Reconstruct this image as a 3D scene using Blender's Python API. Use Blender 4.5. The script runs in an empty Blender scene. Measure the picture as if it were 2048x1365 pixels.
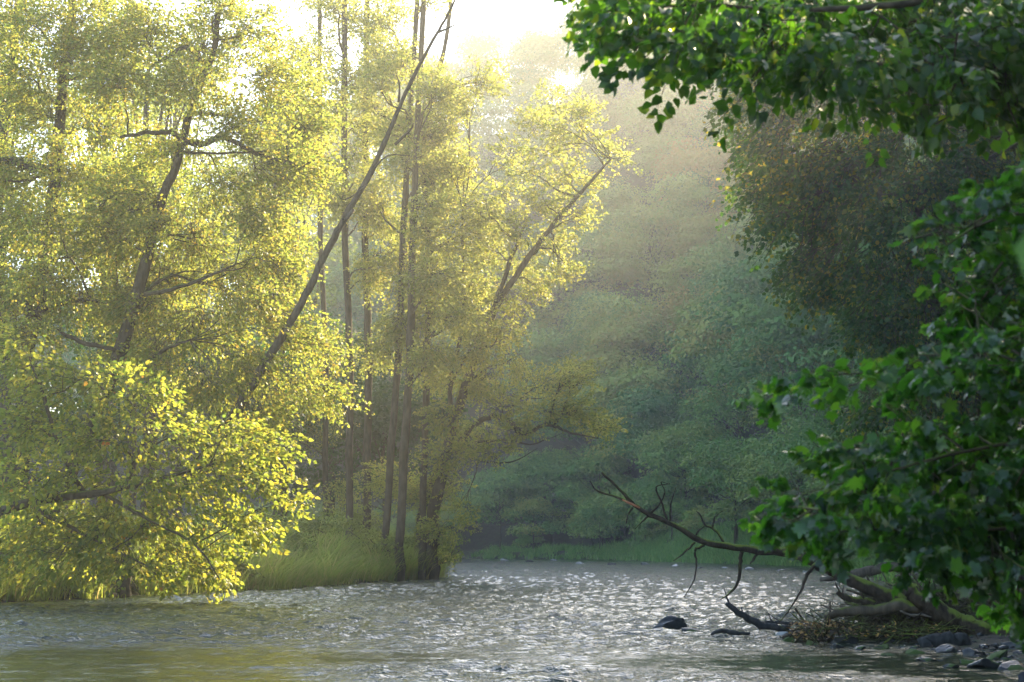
import bpy, math, random
import numpy as np
from mathutils import Vector
R = math.radians
rng = np.random.default_rng(7)
random.seed(7)
scene = bpy.context.scene
COL = scene.collection

# ------------------------------------------------------------------ camera
F = 70 / 36 * 2048          # focal length in pixels of the 2048 wide photograph
CAMZ, HOR = 1.5, 1088.0
cam = bpy.data.cameras.new('camera')
cam.lens = 70; cam.sensor_width = 36
cam.shift_y = (HOR - 682.5) / 2048
cam.clip_start = 0.1; cam.clip_end = 3000
cam.dof.use_dof = True; cam.dof.focus_distance = 58; cam.dof.aperture_fstop = 6.3
co = bpy.data.objects.new('camera', cam); COL.objects.link(co)
co.location = (0, 0, CAMZ); co.rotation_euler = (R(90), 0, 0)
scene.camera = co

# ------------------------------------------------------------------ light
SUN_AZ, SUN_EL = 28.0, 25.0
w = bpy.data.worlds.new('World'); scene.world = w; w.use_nodes = True
nt = w.node_tree; nt.nodes.clear()
sky = nt.nodes.new('ShaderNodeTexSky'); sky.sky_type = 'NISHITA'; sky.sun_disc = False
sky.sun_elevation = R(SUN_EL); sky.sun_rotation = R(SUN_AZ); sky.air_density = 1.0; sky.dust_density = 0.8
bg = nt.nodes.new('ShaderNodeBackground'); bg.inputs[1].default_value = 0.14
ow = nt.nodes.new('ShaderNodeOutputWorld')
nt.links.new(sky.outputs[0], bg.inputs[0]); nt.links.new(bg.outputs[0], ow.inputs[0])
sl = bpy.data.lights.new('sun', 'SUN'); sl.energy = 4.9; sl.angle = R(0.5); sl.color = (1.0, 0.82, 0.49)
so = bpy.data.objects.new('sun', sl); COL.objects.link(so)
sd = Vector((math.sin(R(SUN_AZ)) * math.cos(R(SUN_EL)), math.cos(R(SUN_AZ)) * math.cos(R(SUN_EL)), math.sin(R(SUN_EL))))
so.rotation_euler = sd.to_track_quat('Z', 'Y').to_euler()
so.location = (60, 60, 120)
scene.view_settings.view_transform = 'Standard'; scene.view_settings.look = 'None'
scene.view_settings.exposure = 2.05; scene.view_settings.gamma = 1.0
HAZE_DENSITY, HAZE_G = 0.00085, 0.70
cy = scene.cycles
cy.max_bounces = 6; cy.diffuse_bounces = 2; cy.glossy_bounces = 3; cy.transmission_bounces = 3
cy.volume_bounces = 0; cy.transparent_max_bounces = 4
cy.sample_clamp_indirect = 6; cy.caustics_reflective = False; cy.caustics_refractive = False
cy.use_adaptive_sampling = True; cy.adaptive_threshold = 0.02

# ------------------------------------------------------------------ helpers
def U(px, py, d):
    return np.array([(px - 1024) / F * d, d, CAMZ + (HOR - py) / F * d])

def tag(o, label=None, cat=None, group=None, kind=None):
    if label: o['label'] = label
    if cat: o['category'] = cat
    if group: o['group'] = group
    if kind: o['kind'] = kind
    return o

def empty(name, loc, label, cat, group=None):
    o = bpy.data.objects.new(name, None); COL.objects.link(o)
    o.location = tuple(float(v) for v in loc); o.empty_display_size = 0.3
    return tag(o, label, cat, group)

def raw_mesh(name, V, faces_sizes, loops, tint=None, smooth=False):
    me = bpy.data.meshes.new(name)
    V = np.ascontiguousarray(V, dtype=np.float32)
    me.vertices.add(len(V)); me.vertices.foreach_set('co', V.ravel())
    loops = np.ascontiguousarray(loops, dtype=np.int32)
    me.loops.add(len(loops)); me.loops.foreach_set('vertex_index', loops)
    fs = np.ascontiguousarray(faces_sizes, dtype=np.int32)
    st = np.zeros(len(fs), dtype=np.int32); st[1:] = np.cumsum(fs)[:-1]
    me.polygons.add(len(fs)); me.polygons.foreach_set('loop_start', st)
    if smooth: me.polygons.foreach_set('use_smooth', np.ones(len(fs), dtype=bool))
    if tint is not None:
        a = me.attributes.new('tint', 'FLOAT', 'FACE')
        a.data.foreach_set('value', np.ascontiguousarray(tint, dtype=np.float32))
    me.update(calc_edges=True)
    return me

def link(name, me, mat, parent=None, origin=None):
    me.materials.append(mat)
    o = bpy.data.objects.new(name, me); COL.objects.link(o)
    if parent is not None: o.parent = parent
    return o

class MB:
    """collects shapes into one mesh"""
    def __init__(s): s.V = []; s.fs = []; s.lp = []; s.t = []; s.n = 0
    def add(s, V, faces, tint=0.5):
        V = np.asarray(V, dtype=float)
        s.V.append(V)
        for f in faces: s.fs.append([len(f)]); s.lp.append(np.asarray(f) + s.n)
        s.t.append(np.full(len(faces), tint)); s.n += len(V)
    def add_arr(s, V, F4, tint):
        s.V.append(V); s.fs.append(np.full(len(F4), F4.shape[1])); s.lp.append((F4 + s.n).ravel())
        s.t.append(tint); s.n += len(V)
    def tube(s, pts, rad, sides=7, wob=0.0, sub=5, tint=0.5, cap=True, seed=0):
        pts = np.asarray(pts, dtype=float); rad = np.asarray(rad, dtype=float)
        if sub > 1 and len(pts) > 1:
            n = len(pts); P = np.vstack([2 * pts[0] - pts[1], pts, 2 * pts[-1] - pts[-2]])
            out = []; ro = []
            for i in range(n - 1):
                p0, p1, p2, p3 = P[i:i + 4]
                for k in range(sub):
                    t = k / sub
                    out.append(0.5 * (2 * p1 + (p2 - p0) * t + (2 * p0 - 5 * p1 + 4 * p2 - p3) * t * t + (3 * p1 - p0 - 3 * p2 + p3) * t ** 3))
                    ro.append(rad[i] * (1 - t) + rad[i + 1] * t)
            out.append(pts[-1]); ro.append(rad[-1])
            pts = np.array(out); rad = np.array(ro)
        n = len(pts)
        r_ = np.random.default_rng(seed + n * 13 + int(abs(pts[0].sum()) * 1000) % 9973)
        if wob: pts[1:-1] += r_.normal(0, 1, (n - 2, 3)) * rad[1:-1, None] * wob
        T = np.gradient(pts, axis=0); T /= np.linalg.norm(T, axis=1)[:, None] + 1e-9
        up = np.array([0.13, 0.9, 0.4]) if abs(T[0, 2]) > 0.6 else np.array([0, 0, 1.0])
        A = np.cross(T, up); A /= np.linalg.norm(A, axis=1)[:, None] + 1e-9
        B = np.cross(T, A)
        th = np.linspace(0, 2 * np.pi, sides, endpoint=False)
        rr = rad[:, None] * (1 + (r_.normal(0, 1, (n, sides)) * 0.09 if sides > 4 else 0))
        V = pts[:, None, :] + rr[..., None] * (np.cos(th)[None, :, None] * A[:, None, :] + np.sin(th)[None, :, None] * B[:, None, :])
        V = V.reshape(-1, 3)
        i = np.arange(n - 1)[:, None] * sides; j = np.arange(sides)[None, :]; j2 = (j + 1) % sides
        Fq = np.stack([i + j, i + j2, i + sides + j2, i + sides + j], axis=-1).reshape(-1, 4)
        base = s.n
        s.add_arr(V, Fq, np.full(len(Fq), tint))
        if cap:
            s.fs.append([sides]); s.lp.append(base + np.arange(sides)[::-1]); s.t.append(np.array([tint]))
            s.fs.append([sides]); s.lp.append(base + (n - 1) * sides + np.arange(sides)); s.t.append(np.array([tint]))
        return pts, rad
    def mesh(s, name, smooth=True):
        return raw_mesh(name, np.vstack(s.V), np.concatenate(s.fs), np.concatenate(s.lp), np.concatenate(s.t), smooth)
    def build(s, name, mat, parent=None, smooth=True):
        return link(name, s.mesh(name, smooth), mat, parent)

TPL = {
 'rhomb': (np.array([[0, 0, 0], [.5, .42, .09], [1, 0, -.10], [.5, -.42, .09]]), [[0, 3, 2, 1]]),
 'round': (np.array([[0, 0, 0], [.3, .42, .08], [.8, .36, .05], [1, 0, -.1], [.8, -.36, .05], [.3, -.42, .08]]), [[0, 3, 2, 1], [0, 5, 4, 3]]),
 'ovate': (np.array([[0, 0, 0], [.28, .30, .09], [.65, .24, .05], [1.05, 0, -.16], [.65, -.24, .05], [.28, -.30, .09], [.5, 0, 0]]),
           [[0, 6, 2, 1], [6, 3, 2], [0, 5, 4, 6], [6, 4, 3]]),
 'maple': (np.array([[0, 0, 0], [-.1, .20, .02], [.02, .48, -.05], [.22, .34, .05], [.40, .66, -.10], [.48, .40, .03], [.70, .42, -.04], [.66, .20, .04], [1.04, 0, -.16],
                     [.66, -.20, .04], [.70, -.42, -.04], [.48, -.40, .03], [.40, -.66, -.10], [.22, -.34, .05], [.02, -.48, -.05], [-.1, -.20, .02], [.35, 0, 0]]),
           [[0, 16, 3, 2, 1], [16, 5, 4, 3], [16, 8, 7, 6, 5], [0, 15, 14, 13, 16], [16, 13, 12, 11], [16, 11, 10, 9, 8]]),
 'twig': (np.array([[0, 1, 0], [0, -.5, .87], [0, -.5, -.87], [1, .5, 0], [1, -.25, .43], [1, -.25, -.43]]), [[0, 1, 4, 3], [1, 2, 5, 4], [2, 0, 3, 5]]),
}
def norm(a): return a / (np.linalg.norm(a, axis=-1, keepdims=True) + 1e-9)

def scatter(name, kind, P, X, Z, sx, sy, tint, mat, parent):
    """one mesh of many small leaves / twigs: position, direction, face normal, length, width"""
    T, faces = TPL[kind]
    X = norm(X); Y = norm(np.cross(Z, X)); Z = np.cross(X, Y)
    sx = np.asarray(sx)[:, None, None]; sy = np.asarray(sy)[:, None, None]
    V = P[:, None, :] + sx * T[None, :, 0:1] * X[:, None, :] + sy * T[None, :, 1:2] * Y[:, None, :] + (sy if kind == 'twig' else sx) * T[None, :, 2:3] * Z[:, None, :]
    n, k = len(P), len(T)
    fl = np.concatenate([np.asarray(f) for f in faces]); sz = np.array([len(f) for f in faces])
    loops = (np.arange(n)[:, None] * k + fl[None, :]).ravel()
    sizes = np.tile(sz, n)
    me = raw_mesh(name, V.reshape(-1, 3), sizes, loops, np.repeat(tint, len(faces)), smooth=(kind in ('ovate', 'maple', 'round')))
    return link(name, me, mat, parent)

# ------------------------------------------------------------------ materials
def new_mat(name):
    m = bpy.data.materials.new(name); m.use_nodes = True
    t = m.node_tree; t.nodes.clear()
    o = t.nodes.new('ShaderNodeOutputMaterial')
    return m, t, o

def ramp(t, stops):
    r = t.nodes.new('ShaderNodeValToRGB'); e = r.color_ramp.elements
    while len(e) < len(stops): e.new(0.5)
    for el, (p, c) in zip(e, stops): el.position = p; el.color = (*c, 1)
    return r

def leaf_mat(name, stops, trans, tfac=0.5, rough=0.45, spec=0.35):
    m, t, o = new_mat(name)
    a = t.nodes.new('ShaderNodeAttribute'); a.attribute_name = 'tint'
    r = ramp(t, stops); t.links.new(a.outputs['Fac'], r.inputs[0])
    p = t.nodes.new('ShaderNodeBsdfPrincipled'); p.inputs['Roughness'].default_value = rough
    p.inputs['Specular IOR Level'].default_value = spec
    t.links.new(r.outputs[0], p.inputs['Base Color'])
    r2 = ramp(t, trans); t.links.new(a.outputs['Fac'], r2.inputs[0])
    tr = t.nodes.new('ShaderNodeBsdfTranslucent'); t.links.new(r2.outputs[0], tr.inputs[0])
    mx = t.nodes.new('ShaderNodeMixShader'); mx.inputs[0].default_value = tfac
    t.links.new(p.outputs[0], mx.inputs[1]); t.links.new(tr.outputs[0], mx.inputs[2]); t.links.new(mx.outputs[0], o.inputs[0])
    return m

M = {}
M['alder'] = leaf_mat('alder_leaf', [(0, (.05, .085, .02)), (.8, (.09, .13, .03)), (1, (.22, .17, .03))],
                      [(0, (.20, .33, .05)), (.6, (.52, .55, .09)), (.93, (.74, .56, .10)), (1, (.85, .5, .06))], .66)
M['hornbeam'] = leaf_mat('hornbeam_leaf', [(0, (.05, .10, .02)), (.8, (.09, .15, .03)), (.975, (.16, .17, .03)), (1, (.35, .10, .02))],
                      [(0, (.18, .31, .04)), (.7, (.52, .52, .07)), (.95, (.84, .68, .08)), (1, (.85, .22, .03))], .66)
M['grove'] = leaf_mat('grove_leaf', [(0, (.05, .085, .025)), (.8, (.09, .13, .035)), (1, (.18, .15, .03))],
                      [(0, (.24, .35, .07)), (.6, (.55, .56, .11)), (1, (.80, .66, .14))], .66)
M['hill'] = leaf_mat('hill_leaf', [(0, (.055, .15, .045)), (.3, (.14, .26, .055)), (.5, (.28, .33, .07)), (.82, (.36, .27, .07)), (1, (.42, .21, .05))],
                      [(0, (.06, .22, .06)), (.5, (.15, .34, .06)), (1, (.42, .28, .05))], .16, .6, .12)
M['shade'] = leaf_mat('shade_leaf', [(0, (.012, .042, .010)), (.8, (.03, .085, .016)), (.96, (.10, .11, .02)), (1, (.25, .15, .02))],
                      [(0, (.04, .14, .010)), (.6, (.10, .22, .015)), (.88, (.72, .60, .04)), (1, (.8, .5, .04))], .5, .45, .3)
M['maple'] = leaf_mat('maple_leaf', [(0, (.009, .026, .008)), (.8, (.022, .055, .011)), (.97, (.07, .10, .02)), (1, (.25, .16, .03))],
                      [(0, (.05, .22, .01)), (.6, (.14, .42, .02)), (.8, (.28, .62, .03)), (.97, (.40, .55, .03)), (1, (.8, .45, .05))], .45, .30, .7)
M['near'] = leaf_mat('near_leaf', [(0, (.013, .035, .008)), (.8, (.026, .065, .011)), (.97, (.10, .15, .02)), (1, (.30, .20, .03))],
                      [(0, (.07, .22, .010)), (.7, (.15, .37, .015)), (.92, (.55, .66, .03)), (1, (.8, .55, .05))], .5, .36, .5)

def bark_mat(name, c1, c2, moss=0.0, scale=9.0, bump=.6):
    m, t, o = new_mat(name)
    tc = t.nodes.new('ShaderNodeTexCoord')
    mp = t.nodes.new('ShaderNodeMapping'); mp.inputs['Scale'].default_value = (1, 1, .3)
    t.links.new(tc.outputs['Object'], mp.inputs[0])
    n = t.nodes.new('ShaderNodeTexNoise'); n.inputs['Scale'].default_value = scale; n.inputs['Detail'].default_value = 6
    t.links.new(mp.outputs[0], n.inputs[0])
    r = ramp(t, [(.3, c1), (.7, c2)]); t.links.new(n.outputs[0], r.inputs[0])
    p = t.nodes.new('ShaderNodeBsdfPrincipled'); p.inputs['Roughness'].default_value = .85; p.inputs['Specular IOR Level'].default_value = .12
    src = r.outputs[0]
    if moss > 0:
        g = t.nodes.new('ShaderNodeNewGeometry'); sx = t.nodes.new('ShaderNodeSeparateXYZ'); t.links.new(g.outputs['Normal'], sx.inputs[0])
        n2 = t.nodes.new('ShaderNodeTexNoise'); n2.inputs['Scale'].default_value = 2.6; n2.inputs['Detail'].default_value = 5
        t.links.new(tc.outputs['Object'], n2.inputs[0])
        ad = t.nodes.new('ShaderNodeMath'); ad.operation = 'MULTIPLY_ADD'; ad.inputs[1].default_value = .35; t.links.new(sx.outputs['Z'], ad.inputs[0]); t.links.new(n2.outputs[0], ad.inputs[2])
        r3 = ramp(t, [(.80 - .3 * moss, (0, 0, 0)), (.90 - .3 * moss, (1, 1, 1))]); t.links.new(ad.outputs[0], r3.inputs[0])
        mx = t.nodes.new('ShaderNodeMix'); mx.data_type = 'RGBA'; mx.inputs['B'].default_value = (.10, .13, .02, 1)
        t.links.new(r3.outputs[0], mx.inputs['Factor']); t.links.new(src, mx.inputs['A']); src = mx.outputs['Result']
    t.links.new(src, p.inputs['Base Color'])
    b = t.nodes.new('ShaderNodeBump'); b.inputs['Strength'].default_value = bump; b.inputs['Distance'].default_value = .03
    t.links.new(n.outputs[0], b.inputs['Height']); t.links.new(b.outputs[0], p.inputs['Normal'])
    t.links.new(p.outputs[0], o.inputs[0])
    return m
M['bark'] = bark_mat('dark_bark', (.03, .024, .017), (.10, .08, .055), moss=.3, bump=1.0)
M['bark_moss'] = bark_mat('mossy_bark', (.014, .011, .008), (.06, .045, .03), moss=.5, scale=16, bump=1)
M['bark_pale'] = bark_mat('weathered_bark', (.045, .038, .03), (.13, .11, .085), scale=12, bump=1)
M['wet_wood'] = bark_mat('wet_wood', (.010, .011, .012), (.04, .042, .042), scale=14)
M['wood_red'] = bark_mat('split_wood', (.30, .12, .06), (.42, .20, .11))

def simple_noise_mat(name, stops, scale=3.0, rough=.9, bump=.5, dist=.05, detail=6, spec=.3):
    m, t, o = new_mat(name)
    tc = t.nodes.new('ShaderNodeTexCoord')
    n = t.nodes.new('ShaderNodeTexNoise'); n.inputs['Scale'].default_value = scale; n.inputs['Detail'].default_value = detail
    t.links.new(tc.outputs['Object'], n.inputs[0])
    r = ramp(t, stops); t.links.new(n.outputs[0], r.inputs[0])
    p = t.nodes.new('ShaderNodeBsdfPrincipled'); p.inputs['Roughness'].default_value = rough; p.inputs['Specular IOR Level'].default_value = spec
    t.links.new(r.outputs[0], p.inputs['Base Color'])
    b = t.nodes.new('ShaderNodeBump'); b.inputs['Strength'].default_value = bump; b.inputs['Distance'].default_value = dist
    t.links.new(n.outputs[0], b.inputs['Height']); t.links.new(b.outputs[0], p.inputs['Normal'])
    t.links.new(p.outputs[0], o.inputs[0])
    return m
M['ground'] = simple_noise_mat('soil', [(.3, (.018, .015, .010)), (.5, (.035, .03, .018)), (.7, (.03, .05, .015))], 2.2, bump=.8, dist=.15)
M['grass'] = leaf_mat('grass_blade', [(0, (.06, .12, .03)), (.7, (.13, .18, .05)), (1, (.34, .27, .12))],
                      [(0, (.40, .56, .07)), (.7, (.66, .72, .14)), (1, (.80, .62, .28))], .6)
M['bankgrass'] = leaf_mat('bank_grass', [(0, (.13, .28, .06)), (.8, (.22, .40, .08)), (1, (.34, .40, .12))],
                      [(0, (.08, .22, .04)), (1, (.22, .34, .08))], .4)
M['litter'] = leaf_mat('dead_leaf', [(0, (.10, .055, .025)), (.6, (.26, .14, .045)), (1, (.50, .30, .06))],
                      [(0, (.12, .06, .02)), (1, (.5, .28, .05))], .3)

def rock_mat(name, dark, light, moss):
    m, t, o = new_mat(name)
    tc = t.nodes.new('ShaderNodeTexCoord')
    n = t.nodes.new('ShaderNodeTexNoise'); n.inputs['Scale'].default_value = 5; n.inputs['Detail'].default_value = 8
    t.links.new(tc.outputs['Object'], n.inputs[0])
    r = ramp(t, [(.3, dark), (.72, light)]); t.links.new(n.outputs[0], r.inputs[0])
    g = t.nodes.new('ShaderNodeNewGeometry'); sx = t.nodes.new('ShaderNodeSeparateXYZ'); t.links.new(g.outputs['Normal'], sx.inputs[0])
    n2 = t.nodes.new('ShaderNodeTexNoise'); n2.inputs['Scale'].default_value = 3.2; n2.inputs['Detail'].default_value = 6
    t.links.new(tc.outputs['Object'], n2.inputs[0])
    ad = t.nodes.new('ShaderNodeMath'); ad.operation = 'MULTIPLY_ADD'; ad.inputs[1].default_value = .2
    t.links.new(sx.outputs['Z'], ad.inputs[0]); t.links.new(n2.outputs[0], ad.inputs[2])
    r3 = ramp(t, [(.86 - moss * .35, (0, 0, 0)), (.90 - moss * .35, (1, 1, 1))]); t.links.new(ad.outputs[0], r3.inputs[0])
    mx = t.nodes.new('ShaderNodeMix'); mx.data_type = 'RGBA'; mx.inputs['B'].default_value = (.035, .06, .012, 1)
    t.links.new(r3.outputs[0], mx.inputs['Factor']); t.links.new(r.outputs[0], mx.inputs['A'])
    p = t.nodes.new('ShaderNodeBsdfPrincipled'); t.links.new(mx.outputs['Result'], p.inputs['Base Color'])
    p.inputs['Specular IOR Level'].default_value = .3; rr = t.nodes.new('ShaderNodeMapRange'); rr.inputs['To Min'].default_value = .22; rr.inputs['To Max'].default_value = .9
    t.links.new(r3.outputs[0], rr.inputs['Value']); t.links.new(rr.outputs[0], p.inputs['Roughness'])
    b = t.nodes.new('ShaderNodeBump'); b.inputs['Strength'].default_value = .7; b.inputs['Distance'].default_value = .04
    t.links.new(n.outputs[0], b.inputs['Height']); t.links.new(b.outputs[0], p.inputs['Normal'])
    t.links.new(p.outputs[0], o.inputs[0])
    return m
M['rock'] = rock_mat('wet_rock', (.008, .009, .010), (.030, .032, .034), .5)
M['rock_moss'] = rock_mat('mossy_rock', (.03, .03, .025), (.10, .10, .09), .95)
M['rock_pale'] = rock_mat('pale_rock', (.16, .16, .15), (.32, .32, .30), 0)

# ------------------------------------------------------------------ terrain
LEFT = np.array([(-19, -60), (-18, 0), (-16, 30), (-13.1, 50), (-10.2, 57), (-7.6, 65), (-5.4, 76), (-3.2, 88), (-4, 97), (-14, 118), (-40, 145), (-110, 170), (-320, 190)], float)
RIGHT = np.array([(0.8, -60), (0.8, 0), (2.6, 10), (4.6, 18), (6.6, 23), (6.3, 27), (5.3, 31), (5.6, 34), (8.5, 40), (13, 60), (17, 90), (20, 122), (18.5, 140), (13, 165), (8.5, 192), (-4, 203), (-35, 213), (-110, 226), (-320, 240)], float)
RIVER = np.vstack([LEFT, RIGHT[::-1]])
EDGE = np.array([(13.5, -80), (13.8, 20), (16.2, 70), (21, 118), (19.5, 140), (14, 170), (10, 195), (-3, 210), (-35, 222), (-110, 240), (-320, 255), (-320, 520), (320, 520), (320, -80)], float)
def inside(poly, x, y):
    c = np.zeros(x.shape, bool); n = len(poly)
    for i in range(n):
        x0, y0 = poly[i]; x1, y1 = poly[(i + 1) % n]
        if y0 == y1: continue
        k = ((y0 > y) != (y1 > y)) & (x < (x1 - x0) * (y - y0) / (y1 - y0) + x0)
        c ^= k
    return c
def dist(line, x, y):
    D = np.full(x.shape, 1e9)
    for a, b in zip(line[:-1], line[1:]):
        ab = b - a; L = (ab ** 2).sum()
        t = np.clip(((x - a[0]) * ab[0] + (y - a[1]) * ab[1]) / L, 0, 1)
        D = np.minimum(D, np.hypot(x - a[0] - t * ab[0], y - a[1] - t * ab[1]))
    return D
def sm(a, b, v):
    t = np.clip((v - a) / (b - a), 0, 1); return t * t * (3 - 2 * t)
def ground(x, y):
    x = np.atleast_1d(np.asarray(x, float)); y = np.atleast_1d(np.asarray(y, float))
    inr = inside(RIVER, x, y); d = np.minimum(dist(LEFT, x, y), dist(RIGHT, x, y))
    bar = (1 - sm(38, 46, y)) * (x > 0)                      # the low stony bar on the near right bank
    bank = (0.75 - .60 * bar) * sm(0, 1.6, d) + 0.5 * sm(2, 14, d)
    z = np.where(inr, -0.7 * sm(0, 3, d), bank)
    ine = inside(EDGE, x, y); de = dist(EDGE[:11], x, y)
    slope = 1.0 + (0.78 - 1.0) * sm(120, 200, y) * (1 - sm(20, 50, x))
    cap = 18 + 60 * sm(-60, -8, x) + 30 * sm(-4, 30, x)
    h = np.where(ine, slope * de, 0)
    h = cap * (1 - np.exp(-(h / cap) - .55 * (h / cap) ** 3))
    z = z + h
    z += 0.05 * np.sin(x * 1.7 + y * .6) * (d > .8) + 0.06 * np.sin(y * 1.3 - x * .9) * (d > .8)
    return z
def g1(x, y): return float(ground(x, y)[0])

def tensor_grid(xs, ys, zf):
    X, Y = np.meshgrid(xs, ys); Z = zf(X, Y)
    V = np.stack([X.ravel(), Y.ravel(), Z.ravel()], 1)
    nx, ny = len(xs), len(ys)
    i = np.arange(ny - 1)[:, None] * nx + np.arange(nx - 1)[None, :]
    Fq = np.stack([i, i + 1, i + nx + 1, i + nx], -1).reshape(-1, 4)
    return V, Fq
xs = np.concatenate([np.arange(-300, -40, 8), np.arange(-40, 34, .5), np.arange(34, 140, 4), np.arange(140, 300, 10)])
ys = np.concatenate([np.arange(-50, 8, 4), np.arange(8, 110, .5), np.arange(110, 260, 2), np.arange(260, 480, 8)])
V, Fq = tensor_grid(xs, ys, lambda X, Y: ground(X.ravel(), Y.ravel()).reshape(X.shape))
me = raw_mesh('terrain', V, np.full(len(Fq), 4), Fq.ravel(), smooth=True)
tag(link('terrain', me, M['ground']), kind='structure')

# ------------------------------------------------------------------ river
def riffle(X, Y):
    """where the current breaks into ripples (1) and where it runs smooth (0)"""
    n_ = np.sin(X * .55 + 1.3 * np.sin(Y * .31) + .4) * .5 + np.sin(Y * .9 + .8 * np.sin(X * .35)) * .35 + np.sin(X * 1.3 - Y * .7) * .2
    e = Y + 1.6 * n_
    far = sm(25, 33, e)
    near = .8 * sm(-.1, .7, n_) * (1 - sm(26, 30, Y))
    far = far * (1 - .45 * sm(60, 110, Y) * np.clip(.5 - n_, 0, 1))
    return np.clip(.24 + .76 * np.maximum(far, near), 0, 1)
def wave(X, Y):
    r_ = np.random.default_rng(3); Z = np.zeros_like(X)
    for lam, amp, n in ((2.2, .005, 6), (1.0, .0052, 9), (.5, .0056, 14), (.28, .0042, 18)):
        for k in range(n):
            a = r_.normal(-1.5, .48); ph = r_.uniform(0, 6.28); l = lam * r_.uniform(.7, 1.35); kx, ky = math.cos(a) * 6.28 / l, math.sin(a) * 6.28 / l
            Z += amp * 1.05 * np.sin(kx * X + ky * Y + ph + 1.2 * np.sin(.7 * X + k) + .9 * np.sin(.5 * Y + 2 * k))
    fade = 1 - .8 * sm(100, 190, Y)
    return Z * fade * riffle(X, Y)
wx = np.concatenate([np.arange(-300, -32, 20), np.arange(-32, -20, .3), np.arange(-20, 18, .095), np.arange(18, 24, .3), np.arange(24, 60, 6)])
yy = [14.0]
while yy[-1] < 225: yy.append(yy[-1] + max(.06, .06 * yy[-1] / 26))
wy = np.concatenate([np.arange(-45, 14, 6), np.array(yy), np.arange(232, 300, 20)])
def wz(X, Y):
    Z = wave(X, Y); Z *= sm(-34, -31, X) * (1 - sm(23, 26, X)) * sm(9, 15, Y) * (1 - sm(215, 228, Y)); return Z
V, Fq = tensor_grid(wx, wy, wz)
m, t, o = new_mat('river_water')
p = t.nodes.new('ShaderNodeBsdfPrincipled')
p.inputs['Base Color'].default_value = (.018, .028, .014, 1); p.inputs['Roughness'].default_value = .07; p.inputs['IOR'].default_value = 1.33
tc = t.nodes.new('ShaderNodeTexCoord'); mp = t.nodes.new('ShaderNodeMapping'); mp.inputs['Scale'].default_value = (1.0, 1.5, 1)
t.links.new(tc.outputs['Object'], mp.inputs[0])
n1 = t.nodes.new('ShaderNodeTexNoise'); n1.inputs['Scale'].default_value = 13; n1.inputs['Detail'].default_value = 2; n1.inputs['Roughness'].default_value = .6
t.links.new(mp.outputs[0], n1.inputs[0])
rs = t.nodes.new('ShaderNodeAttribute'); rs.attribute_name = 'riffle'
b = t.nodes.new('ShaderNodeBump'); b.inputs['Distance'].default_value = .045
t.links.new(rs.outputs['Fac'], b.inputs['Strength']); t.links.new(n1.outputs[0], b.inputs['Height'])
t.links.new(b.outputs[0], p.inputs['Normal']); t.links.new(p.outputs[0], o.inputs[0])
p.inputs['Roughness'].default_value = .04
M['water'] = m
me = raw_mesh('river_water', V, np.full(len(Fq), 4), Fq.ravel(), smooth=True)
at_ = me.attributes.new('riffle', 'FLOAT', 'POINT'); at_.data.foreach_set('value', riffle(V[:, 0], V[:, 1]).astype(np.float32))
tag(link('river_water', me, m), kind='structure')

# ------------------------------------------------------------------ leaf sprays
def spray_cloud(centres, radii, n_spray, per, leaf, axis, r_, length=.9, width=.35, droop=.35, flat=.7, shell=2.0):
    """flattened sprays of leaves spread through ellipsoids.  returns leaf arrays and twig arrays"""
    centres = np.asarray(centres, float); radii = np.asarray(radii, float)
    vol = radii.prod(1) ** (2 / 3); cnt = np.maximum(2, (n_spray * vol / vol.sum()).astype(int))
    C = np.repeat(centres, cnt, 0); RR = np.repeat(radii, cnt, 0); n = len(C)
    dirs = norm(r_.normal(0, 1, (n, 3))); rad = r_.uniform(0, 1, n) ** (1 / shell)
    P = C + dirs * RR * rad[:, None]
    out = P - axis[None, :] if axis.ndim == 1 else P - axis
    out = out * np.array([1, 1, .25]); T = norm(norm(out) + .6 * dirs + r_.normal(0, .35, (n, 3)) + np.array([0, 0, -droop]))
    N = norm(np.array([0, 0, 1.0]) * flat + .35 * dirs + r_.normal(0, .3, (n, 3)))
    S = norm(np.cross(N, T)); N = np.cross(T, S)
    L = length * r_.uniform(.6, 1.3, n)
    k = r_.poisson(per, n).clip(3)
    idx = np.repeat(np.arange(n), k); m_ = len(idx)
    a = r_.uniform(0, 1, m_); side = r_.choice([-1, 1], m_); bmag = r_.uniform(0, 1, m_) * (1 - .75 * a)
    LP = P[idx] + T[idx] * (a * L[idx])[:, None] + S[idx] * (side * bmag * width * L[idx])[:, None] \
        + N[idx] * (r_.normal(0, .05, m_) * L[idx])[:, None] - np.array([0, 0, 1.0]) * (a * a * .25 * droop * L[idx])[:, None]
    LX = norm(T[idx] + S[idx] * (side * r_.uniform(.3, 1.3, m_))[:, None] + r_.normal(0, .35, (m_, 3)) - np.array([0, 0, .25]))
    LN = norm(N[idx] + r_.normal(0, .8, (m_, 3)))
    s = leaf * r_.uniform(.65, 1.3, m_)
    st = r_.uniform(0, 1, n)
    tint = np.clip(.62 * r_.uniform(0, 1, m_) + .38 * st[idx], 0, 1)
    return (LP, LX, LN, s, tint), (P, T, N, L), P

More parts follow.
